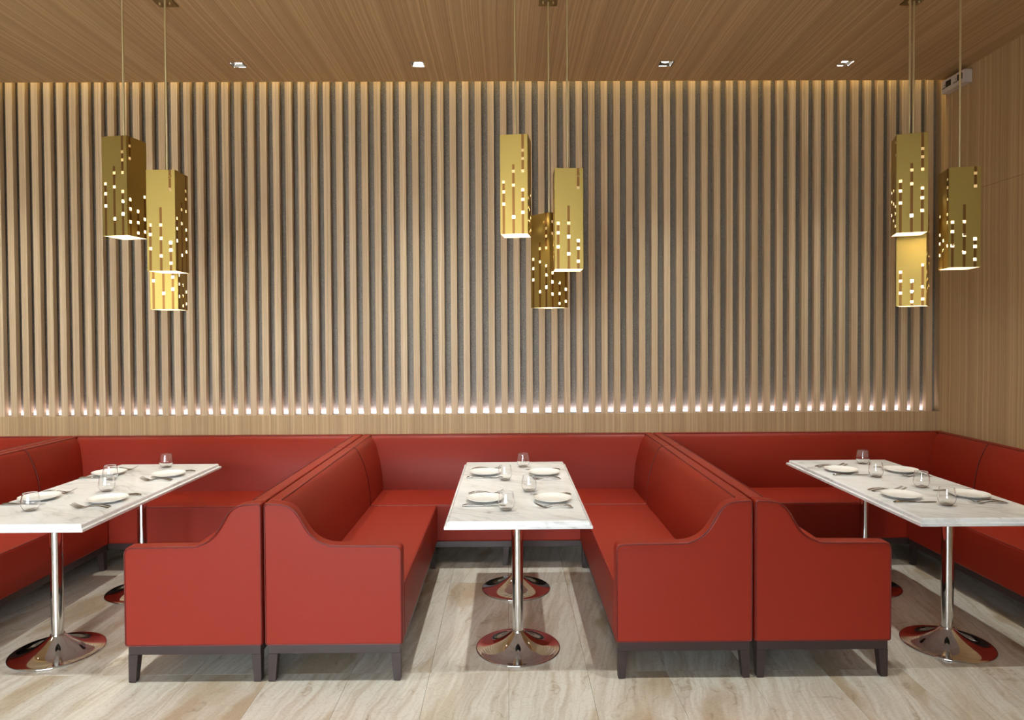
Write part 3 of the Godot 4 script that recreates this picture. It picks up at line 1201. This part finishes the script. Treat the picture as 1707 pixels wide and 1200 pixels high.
func _ready() -> void:
	# camera: a level 24 mm view with the lens shifted down a little
	var cam := Camera3D.new()
	cam.name = "camera"
	add_child(cam)
	cam.position = Vector3(0, 1.62113, 0)
	cam.rotation = Vector3(-0.01848, -0.00636, -0.00512)
	cam.projection = Camera3D.PROJECTION_FRUSTUM
	cam.near = 0.05
	cam.far = 60.0
	cam.size = 0.05 * 1200.0 / 1138.73
	cam.frustum_offset = Vector2(0, -0.05 * 19.04 / 1138.73)
	cam.current = true

	# overcast daylight outside the front window
	var sky_mat := ProceduralSkyMaterial.new()
	sky_mat.sky_top_color = Color(0.83, 0.87, 0.91)
	sky_mat.sky_horizon_color = Color(0.86, 0.885, 0.91)
	sky_mat.ground_bottom_color = Color(0.62, 0.61, 0.60)
	sky_mat.ground_horizon_color = Color(0.72, 0.72, 0.72)
	sky_mat.sky_energy_multiplier = SKY_ENERGY
	sky_mat.ground_energy_multiplier = SKY_ENERGY
	var sky := Sky.new()
	sky.sky_material = sky_mat
	var env := Environment.new()
	env.background_mode = Environment.BG_SKY
	env.sky = sky
	env.tonemap_mode = Environment.TONE_MAPPER_LINEAR
	env.tonemap_exposure = EXPOSURE
	env.sdfgi_enabled = true
	env.ssao_enabled = true
	env.ssil_enabled = true
	var world := WorldEnvironment.new()
	world.name = "world_environment"
	world.environment = env
	add_child(world)

	make_materials()
	glow("downlight glow", Color(1.0, 0.97, 0.93), 30.0)
	glow("bulb glow", Color(1.0, 0.93, 0.80), 40.0)
	glow("strip glow", Color(0.98, 0.95, 1.0), 1.4)
	glow("cove glow", Color(1.0, 0.84, 0.55), 2.0)

	build_room()

	# strips of light: white at the foot of the slats, warm above the ceiling's edge
	var span := 3.395 - LEFT_X
	var mid := (3.395 + LEFT_X) / 2
	light_strip("led_strip", "white light strip on the ledge behind the foot of the slats", Vector3(mid, LEDGE_Y + 0.0005, WALL_Z - 0.0585), Vector3(span, 0.021, 0.022), mat["strip glow"], LED_ENERGY, Color(0.98, 0.92, 1.0), Vector3(0, 1, -0.12), Vector2(span, 0.016), Vector3(0, 0.0225, 0))
	light_strip("cove_strip", "warm light strip hidden above the ceiling edge over the slats", Vector3(mid, 3.819, WALL_Z + 0.035), Vector3(span, -0.02, 0.03), mat["cove glow"], COVE_ENERGY, Color(1.0, 0.88, 0.60), Vector3(0, -1, 0), Vector2(span, 0.02), Vector3(0, -0.022, 0))

	var names := ["out at the far left", "out at the left edge", "in the back row near the left pendants", "in the back row left of the centre pendants", "in the back row right of the centre pendants", "in the back row near the right pendants"]
	for i in DOWN_X.size():
		downlight(DOWN_X[i], DOWN_Z[0], BACK_ENERGY * DOWN_LEVEL[i], -0.13, "square chrome downlight %s" % names[i])
	for i in DOWN_X.size():
		downlight(DOWN_X[i], DOWN_Z[1], DOWN_ENERGY * DOWN_LEVEL[i], 0.0, "square chrome downlight %s" % String(names[i]).replace("back row", "front row").replace("out at", "in the front row at"))

	# seating: pairs of side sofas stand back to back at x = -3.452, -1.15 and 1.152
	wall_sofa("red leather wall sofa behind the farthest left booth", -5.755, -3.457)
	wall_sofa("red leather wall sofa behind the left marble table", -3.447, -1.155)
	wall_sofa("red leather wall sofa behind the centre marble table", -1.145, 1.147)
	wall_sofa("red leather wall sofa behind the right marble table", 1.157, RIGHT_X - 0.006)
	side_sofa("red leather side sofa at the left edge, turned away from the left table", -3.457, -1.0)
	side_sofa("red leather side sofa left of the left marble table", -3.447, 1.0)
	side_sofa("red leather side sofa with scrolled end, right of the left table", -1.155, -1.0)
	side_sofa("red leather side sofa with scrolled end, left of the centre table", -1.145, 1.0)
	side_sofa("red leather side sofa with scrolled end, right of the centre table", 1.147, -1.0)
	side_sofa("red leather side sofa with scrolled end, left of the right table", 1.157, 1.0)
	side_sofa("red leather side sofa against the veneered right wall", RIGHT_X - 0.006, -1.0)

	table("marble table on two chrome pedestals in the left booth", -2.336, 0)
	table("marble table on two chrome pedestals in the centre booth", 0.046, 1)
	table("marble table on two chrome pedestals in the right booth", 2.285, 2)

	var rng := RandomNumberGenerator.new()
	rng.seed = 9
	var places := [
		["left table", [[-2.54, -3.703], [-2.419, -3.457], -1.0, "front left"], [[-2.141, -3.650], [-2.282, -3.881], 1.0, "front right"], [[-2.553, -4.371], [-2.442, -4.193], -1.0, "rear left"], [[-2.145, -4.311], [-2.299, -4.590], 1.0, "rear right"]],
		["centre table", [[-0.126, -3.608], [-0.011, -3.400], -1.0, "front left"], [[0.233, -3.598], [0.116, -3.811], 1.0, "front right"], [[-0.145, -4.304], [-0.020, -4.118], -1.0, "rear left"], [[0.226, -4.292], [0.099, -4.532], 1.0, "rear right"]],
		["right table", [[2.101, -3.626], [2.227, -3.442], -1.0, "front left"], [[2.467, -3.630], [2.347, -3.852], 1.0, "front right"], [[2.117, -4.317], [2.241, -4.136], -1.0, "rear left"], [[2.487, -4.296], [2.382, -4.561], 1.0, "rear right"]],
	]
	for p in places:
		for i in range(1, 5):
			setting(Vector2(p[i][0][0], p[i][0][1]), Vector2(p[i][1][0], p[i][1][1]), p[i][2], "%s place of the %s" % [p[i][3], p[0]], rng)

	# three clusters of three pendants, hung at three heights
	var heights := [2.193, 1.989, 1.788]
	var lamps := [
		[0, -2.175, -3.921, -0.181 - PI / 2, "highest lamp of the left pendant cluster"], [1, -1.902, -3.857, 0.008, "middle lamp of the left pendant cluster"], [2, -2.027, -4.112, 0.112 - PI / 2, "lowest lamp of the left pendant cluster"],
		[0, 0.051, -3.915, -0.148 - PI / 2, "highest lamp of the centre pendant cluster"], [1, 0.342, -3.852, -0.009, "middle lamp of the centre pendant cluster"], [2, 0.253, -4.108, -0.828 - PI / 2, "lowest lamp of the centre pendant cluster"],
		[0, 2.305, -3.915, -0.345 - PI / 2, "highest lamp of the right pendant cluster"], [1, 2.555, -3.856, -0.254, "middle lamp of the right pendant cluster"], [2, 2.443, -4.109, -0.636 - PI, "lowest lamp of the right pendant cluster"],
	]
	var first := {}
	for e in lamps:
		var y: float = heights[e[0]]
		var at := Vector3(e[1], y, e[2])
		var label := "perforated square brass pendant, " + String(e[4])
		if first.has(e[0]):
			copy_of(first[e[0]], label, at, e[3]).get_node("canopy").rotation.y = -e[3]
		else:
			var o := make_pendant(CEILING_Y - y)
			o.position = at
			o.rotation.y = e[3]
			o.get_node("canopy").rotation.y = -e[3]
			o.set_meta("label", label)
			first[e[0]] = o

	wall_box()


# white box high on the right wall with two dark symbols
func wall_box() -> void:
	var t := thing("wall_unit", "small white box with two black symbols high on the right wall", "wall unit", Vector3(RIGHT_X, 3.49, -5.22))
	var g := Geo.new()
	g.rbox(Vector3(-0.062, 0.0, -0.132), Vector3(-0.0005, 0.098, 0.132), 0.003, 2)
	part(t, "housing", g, mat["white plastic"])
	for z in [-0.080, 0.054]:
		g = Geo.new()
		g.rbox(Vector3(-0.0632, 0.034, z - 0.001), Vector3(-0.0615, 0.080, z + 0.060), 0.0005, 1)
		var sign_plate := part(t, "symbol", g, mat["black print"])
		g = Geo.new()
		for k in 2:
			g.box(Vector3(-0.0635, 0.044 + 0.016 * k, z + 0.014), Vector3(-0.0631, 0.047 + 0.016 * k, z + 0.044))
		g.box(Vector3(-0.0635, 0.047, z + 0.026), Vector3(-0.0631, 0.060, z + 0.030))
		part(sign_plate, "symbol_line", g, mat["grey print"])
		g = Geo.new()
		g.box(Vector3(-0.0625, 0.052, z - 0.020), Vector3(-0.0615, 0.060, z - 0.012))
		part(t, "dot", g, mat["black print"])
		g = Geo.new()
		for k in 5:
			g.box(Vector3(-0.0625, 0.031, z - 0.046 + 0.009 * k), Vector3(-0.0615, 0.041, z - 0.040 + 0.009 * k))
		part(t, "lettering", g, mat["grey print"])
